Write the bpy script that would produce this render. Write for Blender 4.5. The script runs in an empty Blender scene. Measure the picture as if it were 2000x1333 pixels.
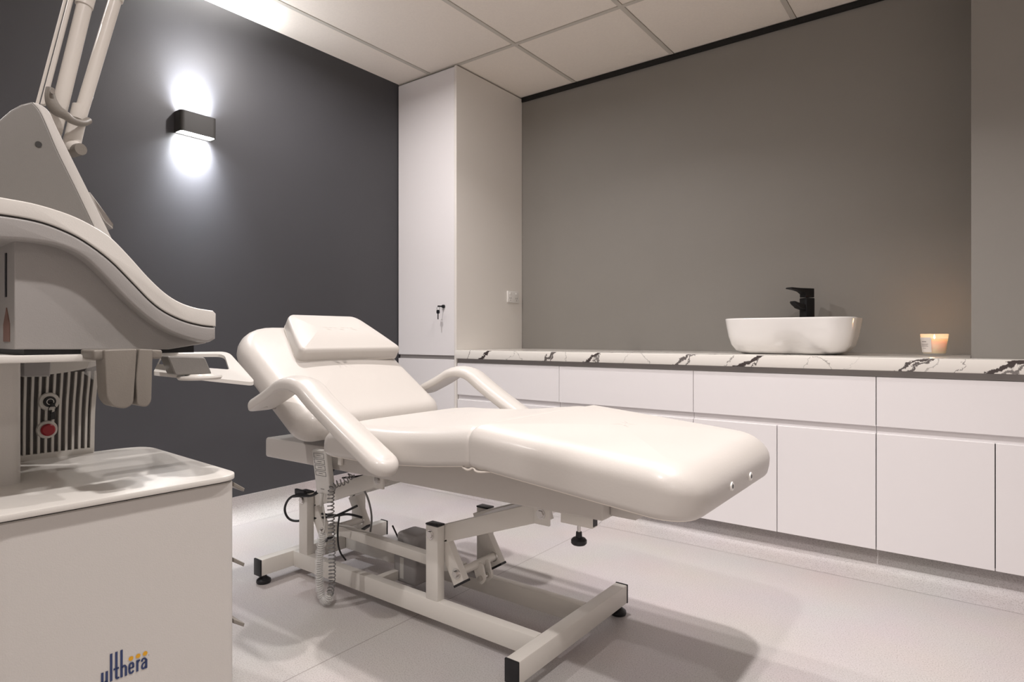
import bpy, bmesh, math, random
from mathutils import Vector, Matrix
random.seed(4)
R = math.radians
C = bpy.context.scene.collection
SC = bpy.context.scene
# ------------------------------------------------------------------ camera
CAM_H = .982
cd = bpy.data.cameras.new('camera'); cam = bpy.data.objects.new('camera', cd); C.objects.link(cam)
cd.lens = 21.6; cd.sensor_width = 36; cd.shift_y = -.00425; cd.clip_start = .02
cam.location = (0, 0, CAM_H); cam.rotation_euler = (R(90), 0, R(37))
SC.camera = cam
# ------------------------------------------------------------------ world, lights, exposure
w = bpy.data.worlds.new('world'); SC.world = w; w.use_nodes = True
w.node_tree.nodes['Background'].inputs[0].default_value = (.9, .85, .82, 1)
w.node_tree.nodes['Background'].inputs[1].default_value = .02
SC.view_settings.view_transform = 'Standard'; SC.view_settings.look = 'None'
SC.view_settings.gamma = 1; SC.view_settings.exposure = -0.04
def area(name, loc, power, size, color, rot=(0, 0, 0), spread=120, shape='DISK', sy=None):
    l = bpy.data.lights.new(name, 'AREA'); l.energy = power; l.size = size; l.color = color
    l.shape = shape; l.spread = R(spread)
    if sy: l.size_y = sy
    o = bpy.data.objects.new(name, l); C.objects.link(o); o.location = loc; o.rotation_euler = rot
    return o
WARM = (1, .945, .93)
for x, y, p, sp in [(-2.40, 1.86, 25, 170), (-2.40, -.40, 20, 134), (1.5, -.85, 23, 134), (-1.40, 2.15, 13, 134), (-.32, 1.66, 20, 118), (-.45, .30, 19, 134), (.85, 1.9, 1.5, 120)]:
    area('ceiling_downlight', (x, y, 2.685), p, .08, WARM, spread=sp)

# ------------------------------------------------------------------ materials
def mat(name, col, rough=.5, metal=0, bump=0, bscale=200, coat=0, var=0, vscale=6, trans=0, alpha=1, ior=1.45, emit=0, spec=.5):
    m = bpy.data.materials.new(name); m.use_nodes = True
    nt = m.node_tree; b = nt.nodes['Principled BSDF']
    b.inputs['Base Color'].default_value = (*col, 1); b.inputs['Roughness'].default_value = rough
    b.inputs['Metallic'].default_value = metal; b.inputs['Coat Weight'].default_value = coat
    b.inputs['Coat Roughness'].default_value = .15
    b.inputs['Specular IOR Level'].default_value = spec
    b.inputs['Transmission Weight'].default_value = trans; b.inputs['IOR'].default_value = ior
    b.inputs['Alpha'].default_value = alpha
    if emit: b.inputs['Emission Color'].default_value = (*col, 1); b.inputs['Emission Strength'].default_value = emit
    tc = nt.nodes.new('ShaderNodeTexCoord')
    if var:
        n = nt.nodes.new('ShaderNodeTexNoise'); n.inputs['Scale'].default_value = vscale; n.inputs['Detail'].default_value = 6
        nt.links.new(tc.outputs['Object'], n.inputs['Vector'])
        mx = nt.nodes.new('ShaderNodeMix'); mx.data_type = 'RGBA'
        mx.inputs[6].default_value = (*[c*(1-var) for c in col], 1); mx.inputs[7].default_value = (*[min(1, c*(1+var)) for c in col], 1)
        nt.links.new(n.outputs['Fac'], mx.inputs[0]); nt.links.new(mx.outputs[2], b.inputs['Base Color'])
    if bump:
        n = nt.nodes.new('ShaderNodeTexNoise'); n.inputs['Scale'].default_value = bscale; n.inputs['Detail'].default_value = 3
        nt.links.new(tc.outputs['Object'], n.inputs['Vector'])
        bp = nt.nodes.new('ShaderNodeBump'); bp.inputs['Strength'].default_value = bump; bp.inputs['Distance'].default_value = .002
        nt.links.new(n.outputs['Fac'], bp.inputs['Height']); nt.links.new(bp.outputs['Normal'], b.inputs['Normal'])
    return m
M = dict(
    dark_wall=mat('charcoal_paint', (.058, .058, .064), .42, bump=.15, bscale=400, var=.04),
    grey_wall=mat('grey_paint', (.265, .250, .228), .6, bump=.1, bscale=400, var=.03),
    plain_wall=mat('pale_paint', (.74, .71, .68), .7, var=.03),
    tile=mat('ceiling_tile', (.90, .83, .75), .9, bump=.5, bscale=350, var=.05, vscale=90),
    grid=mat('ceiling_bar_paint', (.60, .56, .50), .6, var=.02),
    black_trim=mat('black_trim_paint', (.006, .006, .006), .5, var=.1),
    cab=mat('white_melamine', (.82, .795, .80), .33, var=.01, vscale=3),
    gap_shade=mat('painted_gap_shade', (.045, .043, .042), .8, var=.1),  # near-black tone that puts the shade of narrow gaps into the colour
    cab_side=mat('pale_panel', (.80, .765, .72), .35, var=.01, vscale=3),
    channel=mat('grey_channel', (.36, .34, .33), .5, var=.03),
    vinyl=mat('cream_vinyl', (.545, .513, .478), .40, bump=.12, bscale=160, coat=.15, var=.015, vscale=5),
    piping=mat('cream_piping', (.80, .74, .67), .45, var=.03),
    frame=mat('cream_powder_coat', (.72, .69, .64), .38, bump=.08, bscale=300, var=.02),
    black=mat('black_plastic', (.010, .010, .012), .4, var=.1),
    black_metal=mat('matt_black_metal', (.008, .008, .009), .45, spec=.35, var=.1),
    chrome=mat('steel', (.62, .60, .58), .25, metal=1, var=.03),
    motor=mat('grey_motor_casing', (.34, .325, .32), .45, var=.05),
    remote=mat('grey_remote_plastic', (.60, .585, .55), .4, var=.02),
    remote_line=mat('remote_print', (.12, .12, .12), .5, var=.05),
    cable=mat('black_cable', (.012, .012, .013), .45, var=.1),
    cable_grey=mat('grey_cable', (.20, .195, .19), .45, var=.05),
    film=mat('clear_plastic_film', (.9, .9, .9), .12, trans=.0, alpha=.22, var=.02),
    ceramic=mat('white_ceramic', (.83, .81, .79), .10, coat=.5, var=.005),
    mach=mat('machine_white_plastic', (.53, .505, .475), .38, bump=.15, bscale=500, var=.01),
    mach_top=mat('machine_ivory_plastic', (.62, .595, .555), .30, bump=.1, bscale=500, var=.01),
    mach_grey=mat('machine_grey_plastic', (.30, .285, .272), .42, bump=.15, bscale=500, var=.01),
    mach_dark=mat('machine_shell_plastic', (.18, .17, .157), .38, bump=.15, bscale=500, var=.01),
    vent_dark=mat('vent_interior', (.13, .12, .115), .7, var=.1),
    taupe=mat('taupe_plastic', (.20, .18, .155), .42, bump=.2, bscale=400, var=.03),
    tube=mat('arm_tube_enamel', (.66, .62, .57), .28, var=.01),
    seam=mat('dark_seam', (.03, .028, .026), .6, var=.1),
    red=mat('red_button', (.30, .012, .020), .35, var=.05),
    lamp_body=mat('dark_lamp_body', (.034, .032, .03), .5, var=.05),
    lamp_lens=mat('lamp_lens', (1, .99, .97), .3, emit=30, var=0),
    blue=mat('logo_navy', (.022, .038, .11), .5, var=.03),
    orange=mat('logo_orange', (.62, .31, .01), .5, var=.03),
    glass=mat('clear_glass', (.9, .9, .88), .03, alpha=.16, spec=.8),
    wax=mat('candle_wax', (.92, .72, .48), .5, var=.02),
    paper=mat('paper_label', (.80, .74, .69), .6, var=.02),
    print=mat('label_print', (.35, .31, .29), .6, var=.05),
    flame=mat('flame', (1, .62, .22), .5, emit=25),
    white=mat('white_plastic', (.82, .80, .77), .3, var=.01),
    yellow_label=mat('warning_label', (.16, .085, .065), .5, var=.1),
)
wb = M['wax'].node_tree.nodes['Principled BSDF']
wb.inputs['Subsurface Weight'].default_value = .6; wb.inputs['Subsurface Radius'].default_value = (.03, .015, .006); wb.inputs['Subsurface Scale'].default_value = 1

# floor: speckled sheet vinyl with one welded seam
def floor_material():
    m = bpy.data.materials.new('speckled_vinyl'); m.use_nodes = True; nt = m.node_tree; b = nt.nodes['Principled BSDF']
    tc = nt.nodes.new('ShaderNodeTexCoord')
    n = nt.nodes.new('ShaderNodeTexNoise'); n.inputs['Scale'].default_value = 260; n.inputs['Detail'].default_value = 2
    nt.links.new(tc.outputs['Object'], n.inputs['Vector'])
    n2 = nt.nodes.new('ShaderNodeTexNoise'); n2.inputs['Scale'].default_value = 3; nt.links.new(tc.outputs['Object'], n2.inputs['Vector'])
    r = nt.nodes.new('ShaderNodeValToRGB'); e = r.color_ramp.elements
    e[0].position = .28; e[0].color = (.37, .335, .325, 1); e[1].position = .52; e[1].color = (.555, .52, .51, 1)
    nt.links.new(n.outputs['Fac'], r.inputs['Fac'])
    mx = nt.nodes.new('ShaderNodeMix'); mx.data_type = 'RGBA'; mx.blend_type = 'MULTIPLY'; mx.inputs[0].default_value = .12
    nt.links.new(r.outputs['Color'], mx.inputs[6]); nt.links.new(n2.outputs['Color'], mx.inputs[7])
    sx = nt.nodes.new('ShaderNodeSeparateXYZ'); nt.links.new(tc.outputs['Object'], sx.inputs[0])
    a = nt.nodes.new('ShaderNodeMath'); a.operation = 'ADD'; a.inputs[1].default_value = 1.57; nt.links.new(sx.outputs['X'], a.inputs[0])
    ab = nt.nodes.new('ShaderNodeMath'); ab.operation = 'ABSOLUTE'; nt.links.new(a.outputs[0], ab.inputs[0])
    lt = nt.nodes.new('ShaderNodeMath'); lt.operation = 'LESS_THAN'; lt.inputs[1].default_value = .0016; nt.links.new(ab.outputs[0], lt.inputs[0])
    m2 = nt.nodes.new('ShaderNodeMix'); m2.data_type = 'RGBA'; m2.inputs[7].default_value = (.27, .24, .225, 1)
    nt.links.new(lt.outputs[0], m2.inputs[0]); nt.links.new(mx.outputs[2], m2.inputs[6])
    nt.links.new(m2.outputs[2], b.inputs['Base Color'])
    b.inputs['Roughness'].default_value = .42
    return m
M['floor'] = floor_material()

# countertop: white marble laminate with placed dark veins
def marble():
    m = bpy.data.materials.new('veined_marble'); m.use_nodes = True; nt = m.node_tree; b = nt.nodes['Principled BSDF']
    L = nt.links.new
    def math_(op, a, bb=None, cl=False):
        n = nt.nodes.new('ShaderNodeMath'); n.operation = op; n.use_clamp = cl
        for i, v in enumerate((a, bb)):
            if v is None: continue
            if isinstance(v, (int, float)): n.inputs[i].default_value = v
            else: L(v, n.inputs[i])
        return n.outputs[0]
    tc = nt.nodes.new('ShaderNodeTexCoord')
    nz = nt.nodes.new('ShaderNodeTexNoise'); nz.inputs['Scale'].default_value = 14; nz.inputs['Detail'].default_value = 7; nz.inputs['Roughness'].default_value = .65
    L(tc.outputs['Object'], nz.inputs['Vector'])
    nb = nt.nodes.new('ShaderNodeTexNoise'); nb.inputs['Scale'].default_value = 60; nb.inputs['Detail'].default_value = 4
    L(tc.outputs['Object'], nb.inputs['Vector'])
    sp = nt.nodes.new('ShaderNodeSeparateXYZ'); L(tc.outputs['Object'], sp.inputs[0])
    wob = math_('MULTIPLY', math_('SUBTRACT', nz.outputs['Fac'], .5), .16)
    x = math_('ADD', sp.outputs['X'], wob)
    total = None
    # (x at the counter's lower front edge, lean, half width, strength)
    V = [(-2.50, -.6, .004, .8), (-2.395, -1.5, .020, 1), (-2.19, -1.2, .003, .45), (-2.09, .9, .003, .5), (-1.93, -1.3, .013, .9), (-1.90, -.7, .006, .9),
         (-1.78, .6, .003, .5), (-1.66, -1.6, .020, 1), (-1.60, -.4, .005, .8), (-1.45, -1.0, .003, .4), (-1.30, .8, .003, .5), (-1.16, -1.3, .012, .9), (-1.12, -.8, .006, .8),
         (-.92, -.5, .004, .6), (-.86, -1.7, .022, 1), (-.80, -.5, .005, .9), (-.60, -1.2, .0025, .5), (-.47, 1.2, .003, .6), (-.42, -.8, .002, .3),
         (-.24, -1.5, .010, .95), (-.205, -1.2, .008, .9), (-.15, -.8, .004, .4), (-.05, -.5, .003, .7), (.045, -1.6, .022, 1), (.10, -1.0, .012, .8), (.16, -.8, .006, .7), (.30, -1.3, .02, 1)]
    for xi, k, hw, st in V:
        lean = math_('ADD', math_('MULTIPLY', math_('SUBTRACT', sp.outputs['Z'], .85), k), math_('MULTIPLY', math_('SUBTRACT', sp.outputs['Y'], 2.86), k*.6))
        d = math_('ABSOLUTE', math_('SUBTRACT', math_('ADD', x, lean), xi))
        hwv = math_('MULTIPLY', nb.outputs['Fac'], hw*2)
        f = math_('SUBTRACT', 1, math_('DIVIDE', d, hwv), True)
        f = math_('MULTIPLY', math_('MULTIPLY', f, 4, True), st)
        total = f if total is None else math_('MAXIMUM', total, f)
    mx = nt.nodes.new('ShaderNodeMix'); mx.data_type = 'RGBA'
    mx.inputs[6].default_value = (.80, .77, .72, 1); mx.inputs[7].default_value = (.065, .052, .05, 1)
    L(total, mx.inputs[0]); L(mx.outputs[2], b.inputs['Base Color'])
    b.inputs['Roughness'].default_value = .16
    return m
M['marble'] = marble()

# ------------------------------------------------------------------ helpers
def tag(o, label=None, cat=None, group=None, kind=None):
    if label: o['label'] = label
    if cat: o['category'] = cat
    if group: o['group'] = group
    if kind: o['kind'] = kind
    return o
def empty(name, loc, label, cat, rz=0, group=None):
    o = bpy.data.objects.new(name, None); C.objects.link(o); o.location = loc; o.rotation_euler = (0, 0, rz)
    o.empty_display_size = .1
    return tag(o, label, cat, group)
def build(name, bm, m, parent=None, smooth=False, label=None, world=True):
    """link a bmesh as one object; coordinates are world coordinates unless world=False"""
    bmesh.ops.recalc_face_normals(bm, faces=bm.faces)
    me = bpy.data.meshes.new(name); 
    root = None
    if parent is not None and world:
        T = Matrix.Identity(4); p = parent
        while p is not None:
            T = Matrix.LocRotScale(p.location, p.rotation_euler, p.scale) @ T; p = p.parent
        bmesh.ops.transform(bm, matrix=T.inverted(), verts=bm.verts)
    bm.to_mesh(me); bm.free()
    for k in (m if isinstance(m, (list, tuple)) else [m]): me.materials.append(k)
    o = bpy.data.objects.new(name, me); C.objects.link(o)
    if parent is not None: o.parent = parent
    if smooth:
        for f in me.polygons: f.use_smooth = True
        if smooth != 'all':
            me.set_sharp_from_angle(angle=R(smooth if isinstance(smooth, (int, float)) and smooth > 1 else 38))
    if label: o['label'] = label
    return o
def recenter(o):
    """put a top-level mesh's origin at its base centre"""
    vs = [v.co for v in o.data.vertices]
    c = Vector((sum(min(v[i] for v in vs) + max(v[i] for v in vs) for _ in (0,))/2 if i < 2 else min(v[2] for v in vs) for i in range(3)))
    o.data.transform(Matrix.Translation(-c)); o.location = c
    return o
def box(bm, x0, x1, y0, y1, z0, z1, bev=0, seg=2, mi=0, mtx=None):
    r = bmesh.ops.create_cube(bm, size=1)
    vs = r['verts']
    bmesh.ops.scale(bm, vec=(abs(x1-x0), abs(y1-y0), abs(z1-z0)), verts=vs)
    bmesh.ops.translate(bm, vec=((x0+x1)/2, (y0+y1)/2, (z0+z1)/2), verts=vs)
    if mtx is not None: bmesh.ops.transform(bm, matrix=mtx, verts=vs)
    fs = list({f for v in vs for f in v.link_faces})
    for f in fs: f.material_index = mi
    if bev:
        es = list({e for v in vs for e in v.link_edges})
        q = bmesh.ops.bevel(bm, geom=es, offset=bev, segments=seg, profile=.5, affect='EDGES', clamp_overlap=True)
        for f in q['faces']: f.material_index = mi
def cyl(bm, p0, p1, r0, r1=None, n=24, cap=True, mi=0):
    p0, p1 = Vector(p0), Vector(p1); r1 = r0 if r1 is None else r1
    d = (p1-p0).normalized(); q = d.to_track_quat('Z', 'Y')
    rings = []
    for p, r in ((p0, r0), (p1, r1)):
        rings.append([bm.verts.new(p + q @ Vector((r*math.cos(2*math.pi*i/n), r*math.sin(2*math.pi*i/n), 0))) for i in range(n)])
    fs = [bm.faces.new((rings[0][i], rings[0][(i+1) % n], rings[1][(i+1) % n], rings[1][i])) for i in range(n)]
    if cap: fs += [bm.faces.new(rings[0][::-1]), bm.faces.new(rings[1])]
    for f in fs: f.material_index = mi
def lathe(bm, prof, cx, cy, cz=0, n=48, mi=0):
    rings = []
    for r, z in prof:
        if r < 1e-5: rings.append([bm.verts.new((cx, cy, cz+z))])
        else: rings.append([bm.verts.new((cx+r*math.cos(2*math.pi*i/n), cy+r*math.sin(2*math.pi*i/n), cz+z)) for i in range(n)])
    for a, b in zip(rings, rings[1:]):
        for i in range(n):
            j = (i+1) % n
            if len(a) == 1 and len(b) == 1: continue
            if len(a) == 1: f = bm.faces.new((a[0], b[i], b[j]))
            elif len(b) == 1: f = bm.faces.new((a[i], a[j], b[0]))
            else: f = bm.faces.new((a[i], a[j], b[j], b[i]))
            f.material_index = mi
def tube(bm, pts, r, n=10, mi=0, cap=True):
    pts = [Vector(p) for p in pts]; rings = []
    up = Vector((0, 0, 1)); prev = None
    for i, p in enumerate(pts):
        t = (pts[min(i+1, len(pts)-1)] - pts[max(i-1, 0)]).normalized()
        if prev is None:
            a = t.cross(up) if abs(t.dot(up)) < .95 else t.cross(Vector((1, 0, 0)))
        else:
            a = prev - t*prev.dot(t)
        a.normalize(); b = t.cross(a); prev = a
        rr = r[i] if isinstance(r, (list, tuple)) else r
        rings.append([bm.verts.new(p + rr*(a*math.cos(2*math.pi*k/n) + b*math.sin(2*math.pi*k/n))) for k in range(n)])
    for A, B in zip(rings, rings[1:]):
        for k in range(n):
            bm.faces.new((A[k], A[(k+1) % n], B[(k+1) % n], B[k])).material_index = mi
    if cap: bm.faces.new(rings[0][::-1]); bm.faces.new(rings[-1])
def smooth_path(pts, it=3):
    pts = [Vector(p) for p in pts]
    for _ in range(it):
        q = [pts[0]]
        for a, b in zip(pts, pts[1:]): q += [a*.75+b*.25, a*.25+b*.75]
        q.append(pts[-1]); pts = q
    return pts
def prism(bm, poly, axis, a, b, bev=0, seg=3, mi=0, bev_caps=True):
    """extrude a 2D polygon along an axis. axis 'x': poly=(y,z); 'y': (x,z); 'z': (x,y)"""
    def P(p, t): return {'x': (t, p[0], p[1]), 'y': (p[0], t, p[1]), 'z': (p[0], p[1], t)}[axis]
    A = [bm.verts.new(P(p, a)) for p in poly]; B = [bm.verts.new(P(p, b)) for p in poly]
    n = len(poly)
    ca = bm.faces.new(A[::-1]); cb = bm.faces.new(B)
    fs = [ca, cb]+[bm.faces.new((A[i], A[(i+1) % n], B[(i+1) % n], B[i])) for i in range(n)]
    for f in fs: f.material_index = mi
    if bev:
        bmesh.ops.recalc_face_normals(bm, faces=fs)
        q = bmesh.ops.bevel(bm, geom=list(set(ca.edges) | set(cb.edges)), offset=bev, segments=seg, profile=.5, affect='EDGES', clamp_overlap=True)
        for f in q['faces']: f.material_index = mi
def round_poly(pts, rad, seg=6):
    """round the corners of a 2D polygon; rad: number or list"""
    out = []; n = len(pts)
    for i in range(n):
        p = Vector(pts[i]).to_2d(); a = Vector(pts[i-1]).to_2d(); b = Vector(pts[(i+1) % n]).to_2d()
        r = rad[i] if isinstance(rad, (list, tuple)) else rad
        if r <= 0: out.append(tuple(p)); continue
        da, db = (a-p), (b-p); r = min(r, da.length*.49, db.length*.49)
        s, e = p+da.normalized()*r, p+db.normalized()*r
        for k in range(seg+1):
            t = k/seg; q = s*(1-t)**2+p*2*t*(1-t)+e*t*t; out.append(tuple(q))
    return out
def rrect(s0, s1, y0, y1, ra, rb, nseg=8, ns=22, ny=10):
    """rounded rectangle, corner radius ra at the s0 end and rb at the s1 end, constant point count"""
    P = []
    def arc(cx, cy, r, a0):
        for k in range(nseg+1):
            a = a0+math.pi/2*k/nseg; P.append((cx+r*math.cos(a), cy+r*math.sin(a)))
    def line(a, b, n):
        for k in range(1, n): P.append((a[0]+(b[0]-a[0])*k/n, a[1]+(b[1]-a[1])*k/n))
    arc(s1-rb, y1-rb, rb, 0); line((s1-rb, y1), (s0+ra, y1), ns)
    arc(s0+ra, y1-ra, ra, math.pi/2); line((s0, y1-ra), (s0, y0+ra), ny)
    arc(s0+ra, y0+ra, ra, math.pi); line((s0+ra, y0), (s1-rb, y0), ns)
    arc(s1-rb, y0+rb, rb, 1.5*math.pi); line((s1, y0+rb), (s1, y1-rb), ny)
    return P
def cushion(s0, s1, y0, y1, T, ra, rb, rt, rbot, crown, fmap, taper=None):
    bm = bmesh.new(); hy = (y1-y0)/2; lim = min(hy, (s1-s0)/2)-.003
    prof = [(lim, 0), (lim*.6, 0), (rbot*1.3, 0)]
    for k in range(7):
        a = math.pi/2*k/6; prof.append((rbot*(1-math.sin(a)), rbot*(1-math.cos(a))))
    if T-rt-rbot > .004: prof.append((0, (T-rt+rbot)/2))
    for k in range(9):
        a = math.pi/2*k/8; prof.append((rt*(1-math.cos(a)), T-rt+rt*math.sin(a)))
    for k in range(1, 10):
        i = rt+(lim-rt)*k/9; prof.append((i, T+crown*math.sin(math.pi/2*k/9)))
    rings = []
    for ins, h in prof:
        pts = rrect(s0+ins, s1-ins, y0+ins, y1-ins, max(ra-ins, .002), max(rb-ins, .002))
        if taper: pts = [taper(s, y) for s, y in pts]
        rings.append([bm.verts.new(fmap(s, y, h)) for s, y in pts])
    n = len(rings[0])
    for A, B in zip(rings, rings[1:]):
        for i in range(n): bm.faces.new((A[i], A[(i+1) % n], B[(i+1) % n], B[i]))
    m_ = n-10
    for A in (rings[0], rings[-1]):
        for i in range(m_//2, m_//2+n//2):
            q = [A[i % n], A[(i+1) % n], A[(m_-i-1) % n], A[(m_-i) % n]]; u = []
            for v in q:
                if v not in u: u.append(v)
            if len(u) > 2: bm.faces.new(u)
    return bm
def edge_loop(s0, s1, y0, y1, ra, rb, fmap, h, r, taper=None):
    pts = rrect(s0, s1, y0, y1, ra, rb)
    if taper: pts = [taper(s, y) for s, y in pts]
    pts = [fmap(s, y, h) for s, y in pts]; pts.append(pts[0])
    bm = bmesh.new(); tube(bm, pts, r, n=6, cap=False); return bm
def helix(path, rad, pitch, per=10, plane_noise=0):
    path = [Vector(p) for p in path]; out = []; s = 0; acc = [0]
    for a, b in zip(path, path[1:]): acc.append(acc[-1]+(b-a).length)
    L = acc[-1]; N = int(L/pitch*per); j = 0
    ref = Vector((0, 1, 0))
    for i in range(N+1):
        d = L*i/N
        while j < len(acc)-2 and acc[j+1] < d: j += 1
        t = (d-acc[j])/max(acc[j+1]-acc[j], 1e-9); p = path[j].lerp(path[j+1], t)
        T = (path[min(j+2, len(path)-1)]-path[max(j-1, 0)]).normalized()
        a = (ref-T*ref.dot(T)).normalized(); b = T.cross(a); ph = 2*math.pi*d/pitch
        out.append(p+rad*(a*math.cos(ph)+b*math.sin(ph)))
    return out

# ------------------------------------------------------------------ the room
XL, YB, ZC = -3.145, 3.58, 2.70       # charcoal wall, bench wall, ceiling
XR, YF = 2.3, -1.9
NX, NY = -.012, 3.03                  # the projecting nib at the right of the bench wall
def struct(name, bm, m, parent=None, smooth=False):
    o = build(name, bm, m, parent, smooth)
    if parent is None: o['kind'] = 'structure'
    return o
bm = bmesh.new(); box(bm, XL-.1, XR+.1, YF-.1, YB+.1, -.08, 0); struct('floor', bm, M['floor'])
bm = bmesh.new(); box(bm, XL-.1, XL, YF, YB+.1, 0, 2.9); struct('wall_left', bm, M['dark_wall'])
bm = bmesh.new(); box(bm, XL, XR+.1, YB, YB+.1, 0, 2.9); struct('wall_back', bm, M['grey_wall'])
bm = bmesh.new(); box(bm, NX, XR, NY, YB, 0, 2.9); struct('wall_nib', bm, M['grey_wall'])
bm = bmesh.new(); box(bm, XR, XR+.1, YF, YB, 0, 2.9); struct('wall_right', bm, M['plain_wall'])
bm = bmesh.new(); box(bm, XL-.1, XR+.1, YF-.1, YF, 0, 2.9); struct('wall_front', bm, M['plain_wall'])
# ceiling: slab, lay-in tiles with a fine gap round each, T-bars a little lower
bm = bmesh.new(); box(bm, XL-.1, XR+.1, YF-.1, YB+.1, 2.725, 2.90)
gx = [-2.852-.69]+[-2.852+.69*i for i in range(9)]; gy = [2.897-1.38*i for i in range(-1, 5)]
bt = bmesh.new()
for a in range(len(gx)-1):
    for b in range(len(gy)-1):
        x0, x1 = max(gx[a]+.014, XL), min(gx[a+1]-.014, XR); y1, y0 = min(gy[b]-.014, YB), max(gy[b+1]+.014, YF)
        if x1-x0 > .02 and y1-y0 > .02: box(bt, x0, x1, y0, y1, ZC+.003, 2.726, bev=.002, seg=1)
slab = struct('ceiling', bm, M['gap_shade'])  # slab coloured dark to paint in the shadow line round each tile
build('ceiling_tile', bt, M['tile'], slab)
bt = bmesh.new()
for x in gx[1:]:
    if XL < x < XR: box(bt, x-.012, x+.012, YF, YB, ZC, 2.712)
for y in gy:
    if YF < y < YB: box(bt, XL, XR, y-.012, y+.012, ZC-.0005, 2.712)
build('ceiling_bar', bt, M['grid'], slab)
# black shadow-line trim under the ceiling on the bench wall
bm = bmesh.new(); box(bm, -2.603, NX, YB-.012, YB, 2.668, ZC, mi=0); struct('trim_1', bm, M['black_trim'])
# coved vinyl skirting: left wall, and the kick under the bench
def cove(name, pts_axis, r, h, along, a, b, at, sgn):
    """quarter-round cove; 'at' is the wall plane, sgn the direction into the room"""
    prof = [(0, 0)]
    for k in range(9):
        t = math.pi/2*k/8; prof.append((r*(1-math.sin(t)), r*(1-math.cos(t))))
    prof = [(r+.0, .0006)]+[(r*(1-math.sin(math.pi/2*k/8)), .0006+r*(1-math.cos(math.pi/2*k/8))) for k in range(1, 9)]
    prof += [(0, h), (-.02, h), (-.02, 0)]
    prof = [(p[0]+.003, p[1]) for p in prof]
    bm = bmesh.new(); poly = [(at+sgn*p[0], p[1]) for p in prof]
    prism(bm, poly, along, a, b)
    return bm
bm = cove('b', None, .085, .128, 'y', YF, 2.90, XL, 1); 
# 'y' axis polygons are (x, z)
struct('baseboard_left', bm, M['floor'], smooth=50)
bm = cove('b', None, .115, .135, 'x', -3.0, .46, 2.938, -1)
struct('baseboard_back', bm, M['floor'], smooth=50)

# ------------------------------------------------------------------ joinery
YD = 2.88   # door faces
t = empty('tall_cabinet', (-2.875, 3.2, 0), 'tall narrow white cupboard in the corner, reaching from floor to ceiling tiles', 'cupboard')
bm = bmesh.new()
box(bm, -2.623, -2.605, 2.876, 3.577, .118, 2.692, bev=.001, seg=1)
build('side_panel', bm, M['cab_side'], t)
bm = bmesh.new(); box(bm, -3.142, -2.624, 2.902, 3.577, .122, 2.688); build('carcass', bm, M['cab'], t)
bm = bmesh.new(); box(bm, -3.140, -2.626, YD, 2.900, .862, 2.690, bev=.0015, seg=1); d = build('door', bm, M['cab'], t, label='tall upper door of the corner cupboard')
bm = bmesh.new(); cyl(bm, (-2.716, YD, 1.176), (-2.716, YD-.012, 1.176), .011, .010, 20); cyl(bm, (-2.716, YD-.012, 1.176), (-2.716, YD-.02, 1.176), .006, n=12)
lk = build('lock', bm, M['black'], d, smooth=True)
bm = bmesh.new(); box(bm, -2.7175, -2.7145, YD-.058, YD-.018, 1.170, 1.180, bev=.001, seg=1)
build('key', bm, M['black'], lk)
# second key hanging from a ring below the lock
bm = bmesh.new()
ring = [(-2.7185+.012*math.cos(a), YD-.05, 1.160+.012*math.sin(a)) for a in [2*math.pi*i/20 for i in range(21)]]
tube(bm, ring, .0012, 6, cap=False)
prism(bm, round_poly([(-2.732, 1.152), (-2.708, 1.152), (-2.708, 1.128), (-2.732, 1.128)], .008), 'y', YD-.052, YD-.047)
box(bm, -2.7235, -2.7165, YD-.051, YD-.049, 1.092, 1.130)
build('hanging_key', bm, M['black'], lk)
bm = bmesh.new(); box(bm, -3.140, -2.626, YD, 2.900, .128, .836, bev=.0015, seg=1); build('lower_door', bm, M['cab'], t)
bm = bmesh.new(); box(bm, -3.138, -2.628, 2.8955, 2.905, .834, .864); build('finger_channel', bm, M['channel'], t)

XB = [-2.602, -1.843, -1.0805, -.3205, .44]
names = ['white base cabinet against the tall cupboard, behind the bed backrest', 'white base cabinet second from the tall cupboard, behind the bed middle',
         'white base cabinet under the basin, partly behind the bed foot end', 'white base cabinet under the candle, at the right end of the bench']
for i in range(4):
    x0, x1 = XB[i], XB[i+1]; g = .0016
    t = empty('base_cabinet', ((x0+x1)/2, 3.2, 0), names[i], 'cabinet', group='base cabinets under the marble worktop')
    bm = bmesh.new(); box(bm, x0+.001, x1-.001, 2.905, 3.57 if i < 3 else 3.025, .12, .817)
    build('carcass', bm, M['gap_shade'], t)  # dark carcass colour stands in for shade between the white fronts
    bm = bmesh.new(); box(bm, x0+.001, x1-.001, 2.893, 2.906, .585, .622)
    build('finger_channel', bm, M['cab'], t)
    bm = bmesh.new(); prism(bm, [(YD, .818), (2.898, .818), (2.898, .628), (YD, .619)], 'x', x0+g, x1-g); build('drawer_front', bm, M['cab'], t)
    xm = (x0+x1)/2
    for a, b in ((x0+g, xm-g), (xm+g, x1-g)):
        bm = bmesh.new(); box(bm, a, b, YD, 2.898, .117, .588, bev=.001, seg=1); build('door', bm, M['cab'], t)
bm = bmesh.new(); box(bm, -2.602, .44, 2.892, 2.915, .819, .8445)
tag(recenter(build('recessed_rail', bm, M['channel'])), 'grey recessed finger-pull rail running just under the marble worktop', 'rail')
bm = bmesh.new(); prism(bm, [(-2.603, 2.862), (.46, 2.862), (.46, NY-.002), (NX-.002, NY-.002), (NX-.002, YB-.002), (-2.603, YB-.002)], 'z', .845, .897, bev=.003, seg=2)
tag(build('countertop', bm, M['marble'], smooth=30), 'white laminate worktop with black marble veins running the length of the bench', 'worktop')
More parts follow.
